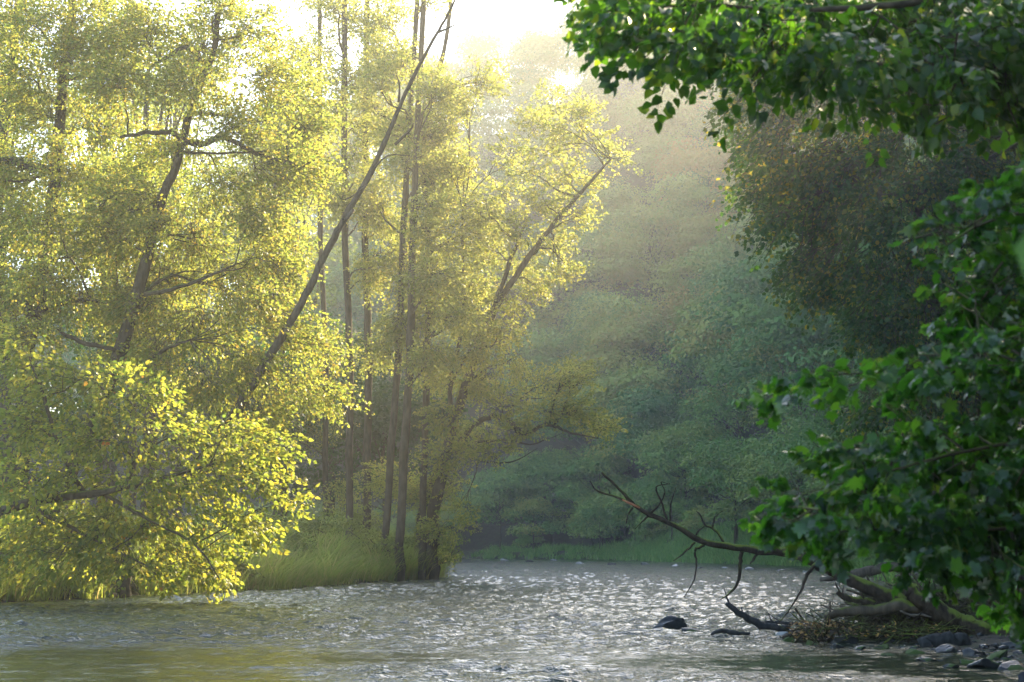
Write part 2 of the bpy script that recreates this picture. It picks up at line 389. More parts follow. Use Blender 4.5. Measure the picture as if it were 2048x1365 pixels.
def auto_branches(mb, trunk_pts, trunk_rad, centres, radii, r_, k=.011, sides=5):
    """a limb from the stem to every foliage mass, forked inside it"""
    tp = np.asarray(trunk_pts)
    for c, rr in zip(centres, radii):
        d = np.hypot(tp[:, 0] - c[0], tp[:, 1] - c[1]); dz = c[2] - tp[:, 2]
        cost = d + np.abs(dz - .45 * d) * .8; i = int(np.argmin(cost)); a = tp[i]
        L = np.linalg.norm(c - a)
        if L < .3: continue
        r0 = min(trunk_rad[i] * .7, k * (L + .6) + .02); mid = (a + c) / 2 + np.array([0, 0, .08 * L]) + r_.normal(0, .06 * L, 3)
        pts, rd = mb.tube([a, (a + mid) / 2 + r_.normal(0, .03 * L, 3), mid, (mid + c) / 2 + r_.normal(0, .05 * L, 3), c], [r0, r0 * .85, r0 * .65, r0 * .5, r0 * .3], sides, .3, 3, cap=False)
        for q in range(6):
            j = int(len(pts) * r_.uniform(.45, .98)); e = c + norm(r_.normal(0, 1, 3)) * rr * .85; b0 = pts[j]
            mm = (b0 + e) / 2 + r_.normal(0, .08, 3) * np.linalg.norm(e - b0)
            mb.tube([b0, mm, e], [rd[j] * .6, rd[j] * .4, .006], 4, .3, 3, cap=False)

def px_clumps(lst, d, dy, r_):
    """(px, py, rx, ry[, distance offset]) in photo pixels at a distance -> world ellipsoids with real depth"""
    C, Q = [], []
    for it in lst:
        px, py, rx, ry = it[:4]; dd = d + (it[4] if len(it) > 4 else r_.uniform(-dy, dy))
        C.append(U(px, py, dd)); s = dd / F
        Q.append((rx * s, (rx * s + 1.0) * .8, ry * s))
    return np.array(C), np.array(Q)

def make_tree(name, label, stems, clumps, leafkind, leafmat, n_spray, per, leaf, bark='bark', cat='tree', group=None, limbs=(), seed=1, twig=.006,
              length=.9, width=.35, droop=.35, flat=.7, shell=2.0, autob=True, sy=1.0, extra=None, sides=9):
    """stems: list of (points, radii); limbs: major branches, each its own part"""
    r_ = np.random.default_rng(seed)
    base = np.asarray(stems[0][0][0], float); root = empty(name, base, label, cat, group)
    mb = MB(); TP = []; TR = []
    for pts, rad in stems:
        p_, q_ = mb.tube(np.asarray(pts) - base, rad, sides, .12, 6); TP.append(p_); TR.append(q_)
    for pts, rad in limbs:
        lb = MB(); p_, q_ = lb.tube(np.asarray(pts) - base, rad, 7, .25, 5); lb.build('branch', M[bark], root); TP.append(p_); TR.append(q_)
    TP = np.vstack(TP); TR = np.concatenate(TR)
    if clumps is not None:
        C, Q = clumps; C = C - base
        if autob: auto_branches(mb, TP, TR, C, Q, r_)
        # every spray grows away from the nearest piece of wood
        ax = np.array([TP[np.argmin(np.linalg.norm((TP - c) * np.array([1, 1, .5]), axis=1))] for c in C]).mean(0)
        (LP, LX, LN, s, ti), (P, T, N, L), _ = spray_cloud(C, Q, n_spray, per, leaf, ax, r_, length, width, droop, flat, shell)
        scatter('crown', leafkind, LP, LX, LN, s, s * sy, ti, M[leafmat], root)
        mb.add_arr(*twig_arr(P - T * (.5 * L)[:, None], T, N, L * 1.5, np.full(len(P), twig)))
    if extra: extra(mb, base)
    mb.build('trunk', M[bark], root)
    return root
def twig_arr(P, X, Z, sx, sy):
    T, faces = TPL['twig']; X = norm(X); Y = norm(np.cross(Z, X)); Z = np.cross(X, Y)
    V = P[:, None, :] + sx[:, None, None] * T[None, :, 0:1] * X[:, None, :] + sy[:, None, None] * (T[None, :, 1:2] * Y[:, None, :] + T[None, :, 2:3] * Z[:, None, :])
    k = len(T); F4 = (np.arange(len(P))[:, None, None] * k + np.array(faces)[None]).reshape(-1, 4)
    return V.reshape(-1, 3), F4, np.full(len(F4), .5)
def path(pl, d0, d1=None):
    d1 = d0 if d1 is None else d1; n = len(pl)
    return [U(a, b, d0 + (d1 - d0) * i / (n - 1)) for i, (a, b) in enumerate(pl)]
def rads(pl, d):       # pixel widths -> radii in metres
    return [w_ * d / F / 2 for w_ in pl]
def grounded(pts):
    b = np.array(pts[0]); b[2] = g1(b[0], b[1]) - .25; return [b] + list(pts)

# ------------------------------------------------------------------ left bank, the near alders
rr = np.random.default_rng(11)
def S(pl, wpx, d0, d1=None):
    pts = grounded(path(pl, d0, d1)); r = rads([v * .8 for v in wpx], d0); return (pts, [r[0] * 1.25] + r)

# crooked alder in the middle of the left group
cl = [(300,60,90,60),(420,90,90,60),(520,60,60,50),(380,170,90,50),(540,150,90,50),(600,200,80,50),(250,170,80,50),(480,250,90,50),(620,270,60,50),(340,300,80,45),
      (560,330,80,50),(460,370,80,50),(620,350,50,35),(300,400,90,50),(520,430,90,45),(400,470,90,50),(560,490,70,45),(240,480,80,50),(480,540,100,50),(590,540,40,35),(360,560,90,50),
      (520,610,90,45),(420,650,90,45),(600,660,70,35),(650,690,30,18),(300,620,80,50),(500,720,80,40),(600,770,80,30),(670,785,45,18),(420,770,80,40),(540,820,60,35),(330,700,60,45),(450,20,60,40),(320,520,60,40,-2.6),(285,600,60,40,-2.6),(340,450,40,30,-2.4),(270,690,50,34,-2.6),(390,300,30,20,-2.2),(430,150,30,22,-2.2)]
make_tree('alder_tree', 'alder with crooked bare leaning trunk and S-shaped limbs in the left grove',
    [S([(120,1000),(165,880),(245,690),(315,430),(352,330),(372,250),(400,170),(430,90),(438,20),(460,6),(475,-20)], [40,38,34,26,22,20,17,15,13,10,8], 55, 55)],
    px_clumps([(q[0] - 14, q[1], q[2] * .86, q[3] * .95) for q in cl], 55.8, 2.2, rr), 'rhomb', 'alder', 3600, 24, .088, seed=21, droop=.25, flat=.6, length=.85, width=.4, shell=1.6,
    limbs=[(path([(362,280),(390,287),(415,285),(445,275),(480,290),(520,310),(575,325),(600,335),(630,320)],55,54.4), rads([14,13,12,11,10,9,7,5,3],55)),
           (path([(362,280),(345,265),(310,265),(280,268),(240,275)],55,54.6), rads([12,11,10,8,5],55)),
           (path([(400,120),(375,95),(330,118),(300,135)],55,54.6), rads([10,9,7,4],55)),
           (path([(390,228),(430,230),(480,237),(530,245)],55,54.6), rads([8,7,5,3],55)),
           (path([(325,400),(270,425),(225,395),(200,415)],55,54.5), rads([13,11,9,6],55)),
           (path([(290,590),(340,580),(400,560),(470,530)],54.5,53.8), rads([10,9,7,4],55)),
           (path([(360,305),(430,307),(500,305),(560,300)],55,54.6), rads([6,5,4,2],55)),
           (path([(230,700),(180,690),(130,670),(115,655)],54.6,54.2), rads([9,9,8,5],55)),
           (path([(280,735),(330,700),(380,680)],54.6,54.2), rads([8,7,4],55))])
# upright dark trunk
cl = [(60,40,80,60),(160,40,90,60),(40,150,70,50),(170,130,80,50),(90,230,90,45),(200,250,80,45),(40,330,70,50),(150,350,90,45),(220,420,60,50),(60,440,80,50),(160,500,90,45),(60,560,80,50),(170,600,80,45),(240,90,60,50),(110,450,50,34,-2.8),(90,560,60,36,-2.8),(60,660,70,36,-2.8),(120,300,34,24,-2.6),(140,110,40,28,-2.6)]
make_tree('alder_tree', 'upright alder with thick dark trunk rising near the left edge',
    [S([(40,1000),(52,700),(88,520),(108,380),(118,260),(128,150),(140,60),(148,-30)], [46,42,36,32,28,26,24,22], 58)],
    px_clumps(cl, 58, 2.2, rr), 'rhomb', 'alder', 2300, 24, .088, seed=22, droop=.25, flat=.6, length=.85, width=.4, shell=1.6,
    limbs=[(path([(105,340),(60,335),(25,318),(-20,330)],58,57.4), rads([18,17,16,14],58)),
           (path([(128,165),(160,155),(215,152)],58,57.6), rads([8,6,3],58)),
           (path([(60,640),(100,612),(180,602),(250,608)],58,57.4), rads([12,11,9,6],58)),
           (path([(100,340),(60,360),(10,362)],58,58.6), rads([8,6,4],58))])
# trunk at the frame's edge
cl = [(-60,60,80,60),(-40,200,70,50),(10,90,50,50),(-60,320,70,60),(-10,400,50,50),(-60,480,70,50),(0,560,50,50),(-50,620,60,50)]
make_tree('alder_tree', 'alder partly cut off by the left edge, behind the upright one',
    [S([(-40,1000),(-20,600),(0,320),(14,220),(26,120),(40,-20)], [40,34,28,26,22,18], 61)],
    px_clumps(cl, 61, 2.2, rr), 'rhomb', 'alder', 800, 24, .085, seed=23, droop=.25, flat=.9)
# low hornbeam leaning over the water
cl = [(60,740,90,50),(160,760,90,45),(260,790,80,45),(60,850,90,55),(180,870,90,50),(300,860,80,45),(400,880,60,40),(470,900,50,30),(70,960,90,50),(200,970,90,50),(320,960,90,45),
      (430,950,90,40),(530,970,50,30),(585,1000,22,16),(80,1050,90,40),(200,1050,90,40),(320,1040,90,40),(430,1040,80,35),(510,1050,40,22),(260,1110,80,28),(360,1105,80,26),(440,1110,55,24),(410,1145,35,16),
      (120,1110,80,30),(30,680,50,30),(20,1110,70,30),(310,1135,30,14),(480,870,60,28),(540,900,40,24)]
make_tree('hornbeam_tree', 'low spreading hornbeam with broad yellow-green leaves hanging over the left water edge',
    [S([(-60,1110),(-10,1030),(90,1000),(200,985),(310,960),(420,930)], [30,26,22,18,12,6], 50, 48)],
    px_clumps(cl, 49.5, 1.4, rr), 'ovate', 'hornbeam', 1250, 17, .125, seed=24, droop=.5, flat=.5, length=.7, width=.45, shell=1.8, sy=1.1,
    limbs=[(path([(60,1010),(130,1050),(210,1090),(290,1130),(312,1150)],50,48.6), rads([10,8,6,4,2],50)),
           (path([(200,985),(300,1040),(390,1090),(440,1160)],49,48), rads([9,7,5,2],50)),
           (path([(170,990),(120,900),(90,800),(60,720)],50,49), rads([12,10,7,3],50)),
           (path([(250,975),(290,880),(350,830)],49.4,48.8), rads([9,6,3],50))])
# leaning dead trunk
def stubs(mb, base):
    for (a, b2, c2, wd) in (((797,205),(800,175),(793,150),5),((872,68),(900,55),(915,48),5),((790,290),(820,262),(827,246),6),((742,345),(775,312),(820,312),4),((706,420),(690,440),(684,436),8),((735,370),(690,400),(668,380),3),((634,560),(640,520),(630,490),2)):
        mb.tube(np.array(path([a, b2, c2], 55.5 - 4.5 * (1100 - a[1]) / 1110, 55.2 - 4.5 * (1100 - a[1]) / 1110)) - base, rads([wd, wd * .7, wd * .3], 57), 5, .2, 3)
make_tree('dead_tree', 'long bare leaning trunk crossing diagonally in front of the grove',
    [S([(250,1100),(330,1010),(430,890),(520,745),(600,610),(645,520),(690,435),(742,345),(780,260),(810,190),(850,110),(890,40),(915,-10)], [30,28,26,22,19,17,15,13,11,9,8,6,4], 55.5, 51)],
    None, None, None, 0, 0, 0, bark='bark_pale', seed=25, extra=stubs)

# ------------------------------------------------------------------ the grove at the bend
def upright(x0, y0, x1, w0, w1, d, lab, clumps, seed, n=1100, mid=None, mat='grove', name='alder_tree', **kw):
    pts = [(x0, y0), (x0 + (x1 - x0) * .3 + 4, y0 - 330), (x0 + (x1 - x0) * .62 - 4, y0 - 640), (x1, -40)] if mid is None else [(x0, y0)] + mid + [(x1, -40)]
    ws = list(np.linspace(w0, w1, len(pts)))
    return make_tree(name, lab, [S(pts, ws, d)], px_clumps(clumps, d, 2.5, rr), 'rhomb', mat, n * 6 // 10, 24, .10, seed=seed, droop=.15, flat=.7, length=.9, width=.4, shell=1.5, **kw)
def col(xc, ys_, sp, r_, rx=45, ry=32):
    return [(xc + r_.uniform(-sp, sp), y + r_.uniform(-25, 25), rx * r_.uniform(.7, 1.3), ry * r_.uniform(.7, 1.3)) for y in ys_]
upright(698,1060,690,20,14,84,'tall alder with the straight trunk leftmost in the bend grove', col(700, range(0, 560, 45), 60, rr) , 31)
upright(732,1060,735,22,14,86,'slim straight alder, second trunk from the left in the bend grove', col(750, range(0, 560, 45), 60, rr), 32)
upright(772,1050,838,20,12,82,'alder in the bend grove whose trunk tilts gently right', col(800, range(0, 720, 45), 60, rr), 33, n=1500)
upright(800,1060,850,24,13,80,'thickest upright alder at the heart of the bend grove', col(860, range(120, 740, 45), 60, rr), 34, n=1700)
upright(845,1050,905,18,9,83,'alder with a slim wavy trunk ending in a bare snag', col(910, range(180, 720, 40), 60, rr), 35, n=1500, mid=[(850,850),(858,600),(855,430),(845,300),(870,170),(893,75)])
upright(650,1060,640,16,10,92,'hazy background alder between the near group and bend grove', col(600, range(0, 330, 45), 60, rr) + col(650, range(700, 1000, 50), 60, rr), 36)
# tree leaning out over the river
cl = [(1105,205,50,30),(1165,235,45,32),(1080,250,45,28),(1130,290,70,35),(1030,300,40,20),(1195,280,30,24),(1225,305,30,16),(1250,318,14,8),(1060,345,60,32),(1140,350,50,30),(1185,365,26,22),(1010,390,50,30),(1090,410,70,32),(1160,430,40,24),
      (1040,460,60,32),(1110,480,60,30),(990,500,60,35),(1060,530,60,30),(1125,540,38,18),(1150,535,18,8),(960,570,60,35),(1030,600,60,28),(1080,570,50,22),(950,640,60,35),(1010,660,60,28),(960,700,70,35),(1030,720,40,24),(900,760,70,40),(980,760,50,28),(900,830,60,34),(960,420,60,40),(930,330,50,40),(940,220,40,24),(900,260,40,30),(960,190,16,9)]
make_tree('alder_tree', 'alder leaning far out over the river with a glowing yellow-green crown',
    [S([(862,1075),(872,1000),(905,860),(945,730),(985,630),(1040,540),(1090,470),(1140,410),(1180,365),(1222,318)], [34,30,24,20,17,14,12,10,8,4], 84, 80)],
    px_clumps([(q[0] - 8, q[1], q[2] * .8, q[3] * .85) for q in cl], 81.5, 2.2, rr), 'rhomb', 'grove', 1500, 24, .105, seed=37, droop=.1, flat=.7, length=.75, width=.4, shell=1.8,
    limbs=[(path([(975,650),(1000,580),(1025,510),(1050,450)],82,81), rads([13,11,8,5],82)),
           (path([(905,860),(900,760),(925,640),(925,420)],83,82), rads([12,9,7,4],82))])
# low dark limb tree
cl = [(1000,800,60,30),(1080,770,60,30),(1140,760,50,24),(1100,820,60,26),(1160,820,50,26),(1190,850,40,20),(1030,850,50,24),(1215,855,22,10),(950,870,60,30),(900,910,60,35),(1150,735,34,16),(980,900,50,22),
      (900,970,50,30),(930,1020,30,20),(880,1060,40,24),(905,1105,20,10),(840,990,60,36),(780,960,60,36)]
make_tree('alder_tree', 'low alder with a dark snaking limb reaching right above the river',
    [S([(838,1080),(850,1000),(880,930),(930,875)], [24,20,17,14], 86, 84)],
    px_clumps(cl, 83, 1.8, rr), 'rhomb', 'grove', 1100, 22, .10, seed=38, droop=.1, flat=.7, length=.7,
    limbs=[(path([(925,880),(950,850),(985,833),(1015,840),(1035,862),(1055,867),(1085,852),(1110,853),(1140,866),(1195,877)],83.5,81), rads([13,12,11,10,10,9,8,7,5,2],82)),
           (path([(950,885),(1010,880),(1060,890),(1090,880)],83,82), rads([6,5,3,2],82)),
           (path([(955,920),(990,926),(1030,922),(1075,897)],83,82), rads([4,3,3,1],82))])

# understory behind both groups
def generic_crown(H, Rr, lo, r_, n, s, nb=16, tb=.0):
    """leaf-clump crown of lumps around an uneven ellipsoid; returns leaf arrays in local space"""
    zc, rz = (lo + H) / 2, (H - lo) / 2
    u = norm(r_.normal(0, 1, (nb, 3))); u[:, 2] = np.where(u[:, 2] < -.5, -u[:, 2], u[:, 2])
    C = u * np.array([Rr * .70, Rr * .70, rz * .74]) * r_.uniform(.7, 1.12, (nb, 1)) + np.array([0, 0, zc])
    q = Rr * r_.uniform(.26, .46, nb); idx = r_.choice(nb, n, p=q ** 2 / (q ** 2).sum())
    d = norm(r_.normal(0, 1, (n, 3))); d[:, 2] = np.where(d[:, 2] < -.15, -d[:, 2], d[:, 2])
    ax_ = 1 + .22 * np.sin(d @ np.array([3.1, 2.3, 1.7]) * 1.6 + idx * 1.9) + .12 * np.sin(d @ np.array([-5.0, 6.0, 4.0]) + idx)
    P = C[idx] + d * (q[idx] * ax_ * (1.04 - .30 * r_.uniform(0, 1, n) ** 2.5))[:, None] * np.array([1.15, 1.15, .80])
    N = norm(d + np.array([0, 0, .25]) + r_.normal(0, .22, (n, 3))); X = norm(d * np.array([1, 1, .2]) + r_.normal(0, .6, (n, 3)) + np.array([0, 0, -.5]))
    ct = r_.uniform(0, 1, nb)
    ti = np.clip(tb + .16 * r_.uniform(0, 1, n) + .30 * ct[idx], 0, 1)
    return P, X, N, s * r_.uniform(.6, 1.35, n), ti, C
def lone_tree(name, label, x, y, H, Rr, lo, n, s, seed, mat='hill', tb=.1, group=None, cat='tree', kind='rhomb', nb=18, z=None):
    r_ = np.random.default_rng(seed); z = g1(x, y) - .2 if z is None else z
    root = empty(name, (x, y, z), label, cat, group)
    P, X, N, s_, ti, C = generic_crown(H, Rr, lo, r_, n, s, nb, tb)
    scatter('crown', kind, P, X, N, s_, s_, ti, M[mat], root)
    mb = MB(); k = H / 16
    tp, tr = mb.tube([(0, 0, 0), (.1 * k, 0, H * .3), (-.1 * k, .1, H * .6), (0.1, 0, H * .88)], [.22 * k, .18 * k, .12 * k, .04 * k], 8, .1, 5)
    for c in C:
        i = int(len(tp) * np.clip(.15 + .6 * c[2] / H * .9, .1, .9)); a = tp[i]
        mb.tube([a, (a + c) / 2 + r_.normal(0, .2, 3), c], [tr[i] * .5, tr[i] * .35, .02], 5, .2, 3, cap=False)
    mb.build('trunk', M['bark'], root)
    return root

bt = [((-13.5, 92), 10, 5, .3, 'bushy rounded tree in shade behind the reeds, left of the straight trunks'),
      ((-9.5, 104), 14, 5.5, .5, 'hazy tree in shade filling the gap left of the bend grove'),
      ((-20, 96), 12, 5, .8, 'broad shadowy tree behind the crooked alder'),
      ((-27, 90), 11, 5, .8, 'dark rounded tree showing through behind the upright alder'),
      ((-6.4, 99), 9, 4.2, .2, 'small shaded tree between the trunks of the bend grove')]
bt += [((-20.5, 80), 22, 4.6, 5, 'tall yellow-green tree filling in behind the two left alders'),
       ((-15, 78), 17, 3.8, 4, 'leafy tree standing between the crooked alder and the bend grove'),
       ((-16.5, 90), 26, 4.6, 8, 'tall thin-crowned tree high behind the crooked alder'),
       ((-19, 112), 30, 5.5, 6, 'tall hazy tree far behind the crooked alder'),
       ((-28, 108), 29, 5.5, 6, 'tall hazy tree far behind the upright alder'),
       ((-24, 118), 33, 5.5, 8, 'highest hazy tree far behind the left grove'),
       ((-13.5, 116), 29, 4.5, 6, 'tall hazy tree far behind the long leaning trunk'),
       ((-25, 84), 25, 4.8, 8, 'tall leafy tree behind the trunk nearest the left edge'),
       ((-11.5, 98), 26, 4, 9, 'tall tree behind the straight trunks of the bend grove')]
for i, ((x, y), H, Rr, lo, lab) in enumerate(bt):
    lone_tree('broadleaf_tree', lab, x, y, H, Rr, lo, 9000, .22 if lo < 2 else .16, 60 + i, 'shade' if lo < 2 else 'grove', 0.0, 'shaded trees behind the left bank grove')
for i, (px, py, d, H, Rr, lab) in enumerate([(870,1085,88,2.2,1.5,'low dark bush on the tip of the left bank'), (700,1090,86,2.4,1.7,'bush below the straight alder trunks'), (40,1130,55,2.0,2.6,'dark bush at the water edge in the lower left corner'), (200,1130,56,1.8,2.2,'dark bush under the hornbeam, above the water')]):
    p_ = U(px, py, d); lone_tree('bush', lab, p_[0], p_[1], H, Rr, .1, 3500, .11, 80 + i, 'grove', 0, 'bushes on the left bank', 'bush')

# ------------------------------------------------------------------ reeds and grass on the banks
def grass(name, P, H, W, lean, mat, label, r_, seg=4, az=None):
    n = len(P); az = r_.uniform(0, 6.28, n) if az is None else az + r_.normal(0, .5, n); D = np.stack([np.cos(az), np.sin(az), 0 * az], 1); S_ = np.stack([-np.sin(az), np.cos(az), 0 * az], 1)
    # blades face every way; width direction is turned at random from the lean direction
    tw = r_.uniform(-1, 1, n)[:, None]; S_ = norm(S_ + D * tw)
    ts = np.linspace(0, 1, seg + 1); rows = []
    for t_ in ts:
        c = P + D * (lean * H * t_ ** 2)[:, None] + np.array([0, 0, 1.0]) * (H * (t_ - .32 * lean * t_ ** 3))[:, None]
        wv = (W * (1 - t_ ** 2 * .92))[:, None]
        rows.append(c - S_ * wv); rows.append(c + S_ * wv)
    V = np.stack(rows, 1); k = V.shape[1]
    f = np.array([[2 * i, 2 * i + 1, 2 * i + 3, 2 * i + 2] for i in range(seg)])
    F4 = (np.arange(n)[:, None, None] * k + f[None]).reshape(-1, 4)
    ti = np.repeat(np.clip(r_.uniform(0, 1, n) ** 1.3, 0, 1), seg)
    me = raw_mesh(name, V.reshape(-1, 3), np.full(len(F4), 4), F4.ravel(), ti, True)
    return tag(link(name, me, M[mat]), label, 'grass', kind='stuff')
def along(line, n, r_, off0, off1, side=1):
    seg = np.diff(line, axis=0); L = np.hypot(*seg.T); c = np.concatenate([[0], np.cumsum(L)]); u = r_.uniform(0, c[-1], n)
    i = np.clip(np.searchsorted(c, u) - 1, 0, len(L) - 1); t_ = (u - c[i]) / L[i]
    nn = np.stack([-seg[i, 1], seg[i, 0]], 1) / L[i][:, None] * side
    return line[i] + seg[i] * t_[:, None] + nn * r_.uniform(off0, off1, n)[:, None]
rg = np.random.default_rng(5)
def tufts(xy, per, spread, r_):
    P = np.repeat(xy, per, 0) + r_.normal(0, spread, (len(xy) * per, 2)); return P
line = LEFT[3:10]
cen = np.vstack([along(line[2:], 260, rg, .2, 4.5), along(line[2:], 170, rg, .1, 1.0), along(line[:3], 80, rg, 0, 2)])
xy = tufts(cen, 110, .20, rg); dd_ = xy - np.repeat(cen, 110, 0); azg = np.arctan2(dd_[:, 1], dd_[:, 0]); dst = dist(LEFT, cen[:, 0], cen[:, 1])
hs = np.repeat(rg.uniform(.35, 1.7, len(cen)) ** 1.1 + .14 * dst.clip(0, 3), 110) * rg.uniform(.35, 1.15, len(xy))
z = np.maximum(ground(xy[:, 0], xy[:, 1]), 0) - .05
grass('bank_grass', np.column_stack([xy, z]), hs, np.full(len(xy), .014), rg.uniform(.35, 1.2, len(xy)), 'grass', 'tall sunlit arching grass along the left bank', rg, 5, azg)
line = RIGHT[10:16]
cen = np.vstack([along(line, 900, rg, -4, .2, 1), along(RIGHT[9:12], 500, rg, -5, .3, 1)])
xy = tufts(cen, 45, .3, rg); hs = np.repeat(rg.uniform(.4, 1.1, len(cen)), 45) * rg.uniform(.6, 1.1, len(xy))
grass('bank_grass', np.column_stack([xy, np.maximum(ground(xy[:, 0], xy[:, 1]), 0) - .05]), hs, np.full(len(xy), .03), rg.uniform(.3, .9, len(xy)), 'bankgrass', 'green grass strip along the far right bank in shade', rg, 3)
line = RIGHT[4:10]
cen = np.column_stack([rg.uniform(5.5, 11, 500), rg.uniform(24, 46, 500)]); cen = cen[ground(cen[:, 0], cen[:, 1]) > .12]
xy = tufts(cen, 30, .12, rg); hs = np.repeat(rg.uniform(.08, .32, len(cen)), 30) * rg.uniform(.5, 1.1, len(xy))
grass('bank_grass', np.column_stack([xy, np.maximum(ground(xy[:, 0], xy[:, 1]), 0) - .03]), hs, np.full(len(xy), .006), rg.uniform(.2, .9, len(xy)), 'bankgrass', 'short green grass and weeds on the near right bar', rg, 3)

# gravel and small stones on the bar
import bmesh
bmi = bmesh.new(); bmesh.ops.create_icosphere(bmi, subdivisions=1, radius=1.0); SV = np.array([v.co[:] for v in bmi.verts]); SF = np.array([[v.index for v in f.verts] for f in bmi.faces]); bmi.free()
gp = np.column_stack([rg.uniform(3.6, 12, 6000), rg.uniform(20, 42, 6000)]); dl = dist(RIGHT, gp[:, 0], gp[:, 1]); ins = inside(RIVER, gp[:, 0], gp[:, 1]); kk = (~ins & (dl < 2.5)) | (ins & (dl < .35)); gp = gp[kk]
gs = .018 + .06 * rg.uniform(0, 1, len(gp)) ** 3; gzv = np.maximum(ground(gp[:, 0], gp[:, 1]), -.04)
sc3 = gs[:, None, None] * rg.uniform(.6, 1.3, (len(gp), 1, 3)) * np.array([1.3, 1.1, .6]); VV = SV[None] * (1 + rg.normal(0, .16, (len(gp), len(SV), 1))) * sc3
VV = VV + np.column_stack([gp, gzv])[:, None, :]; FF = (np.arange(len(gp))[:, None, None] * len(SV) + SF[None]).reshape(-1, 3)
me = raw_mesh('gravel', VV.reshape(-1, 3), np.full(len(FF), 3), FF.ravel())
tag(link('gravel', me, M['rock']), 'dark wet gravel and pebbles on the bar', 'gravel', kind='stuff')
for i, (px, py, d, H, Rr) in enumerate([(560,1120,70,1.6,1.2),(620,1105,74,1.9,1.4),(680,1100,78,1.8,1.3),(520,1060,74,2.4,1.7),(760,1105,80,1.9,1.3),(830,1090,86,1.7,1.2),(450,1150,62,1.0,.9)]):
    p_ = U(px, py, d); lone_tree('bush', ['leafy weed clump at the water edge between hornbeam and grass','sunlit weed clump in the bank grass','weed clump in front of the leftmost straight trunks','taller weed clump behind the bank grass near the hornbeam','weed clump at the foot of the middle straight trunks','dark weed clump under the leaning alder','small weed clump just right of the hornbeam tips'][i],
        p_[0], p_[1] + .8, H, Rr, .0, 1500, .10, 90 + i, 'grove', 0, 'bushes on the left bank', 'bush', nb=8)

# ------------------------------------------------------------------ far right slope: trees that can be told apart
def solve(px, py, H, lo=95, hi=430):
    for d in np.arange(lo, hi, 1.0):
        p_ = U(px, py, d)
        if p_[2] <= g1(p_[0], p_[1]) + H and not inside(RIVER, p_[:1], p_[1:2])[0] and dist(RIGHT, p_[:1], p_[1:2])[0] > 1.5: return p_, d
    return U(px, py, hi), hi
ht = [(1420,270,19,5.5,2,.62,'orange-topped tree high on the hazy right slope'),
      (1300,400,18,5.5,2,.30,'pale hazy tree below the ridge, left of the orange-topped tree'),
      (1500,500,17,5.2,1,.12,'round green tree crown just left of the overhanging dark tree'),
      (1380,585,15,4.8,1,.50,'yellowing tree standing halfway up the right slope'),
      (1600,600,15,5.0,.6,.36,'large pale tree with rusty patches beside the overhanging dark tree'),
      (1250,590,17,5.5,1,.15,'hazy rounded tree directly right of the leaning alder crown'),
      (1480,690,13,4.2,.6,.15,'bluish-green tree left of the large pale tree'),
      (1290,730,14,4.8,.6,.05,'dark green tree below the hazy rounded tree'),
      (1370,830,10,3.8,.4,.12,'low leafy tree above the raised tip of the dead branch'),
      (1180,760,14,4.6,.5,.05,'dark tree right behind the low snaking limb'),
      (1090,900,9,3.6,.3,.0,'dark riverside tree where the water bends out of sight'),
      (1000,930,9,3.6,.3,.0,'dark shaded tree at the far end of the river'),
      (1200,890,9,3.4,.3,.05,'small riverside tree left of the dead branch tip'),
      (1470,900,9,3.6,.3,.1,'low bluish tree above the middle of the dead branch'),
      (1600,860,9,3.8,.3,.1,'broad low tree half hidden by the near maple leaves'),
      (1720,760,11,4.4,.3,.05,'greyish tree behind the projecting maple spray'),
      (1760,950,7,3.6,.2,.05,'low tree seen through the near maple leaves'),
      (1290,960,6,2.8,.2,.08,'riverside shrub-like tree right above the far grassy bank')]
for i, (px, py, H, Rr, lo, tb, lab) in enumerate(ht):
    p_, d = solve(px, py, H); near = d < 170
    lone_tree('broadleaf_tree', lab, p_[0], p_[1], H, Rr * 1.2, lo, 16000 if near else 10000, .19 * max(.8, d / 150), 100 + i, 'hill', tb, 'trees on the wooded right slope', nb=24)

rbk = np.random.default_rng(31); bpos = np.vstack([along(RIGHT[10:17], 30, rbk, -5.5, -2.0), along(RIGHT[13:17], 34, rbk, -9, -2.5)])
for i, (x, y) in enumerate(bpos):
    H = rbk.uniform(2.4, 5.6); lone_tree('bush', 'shaded leafy bush above the grass of the far right bank', x, y, H, H * .62, .0, 2600, .2, 500 + i, 'hill', rbk.uniform(0, .25), 'riverside bushes along the far right bank', 'bush', nb=10)

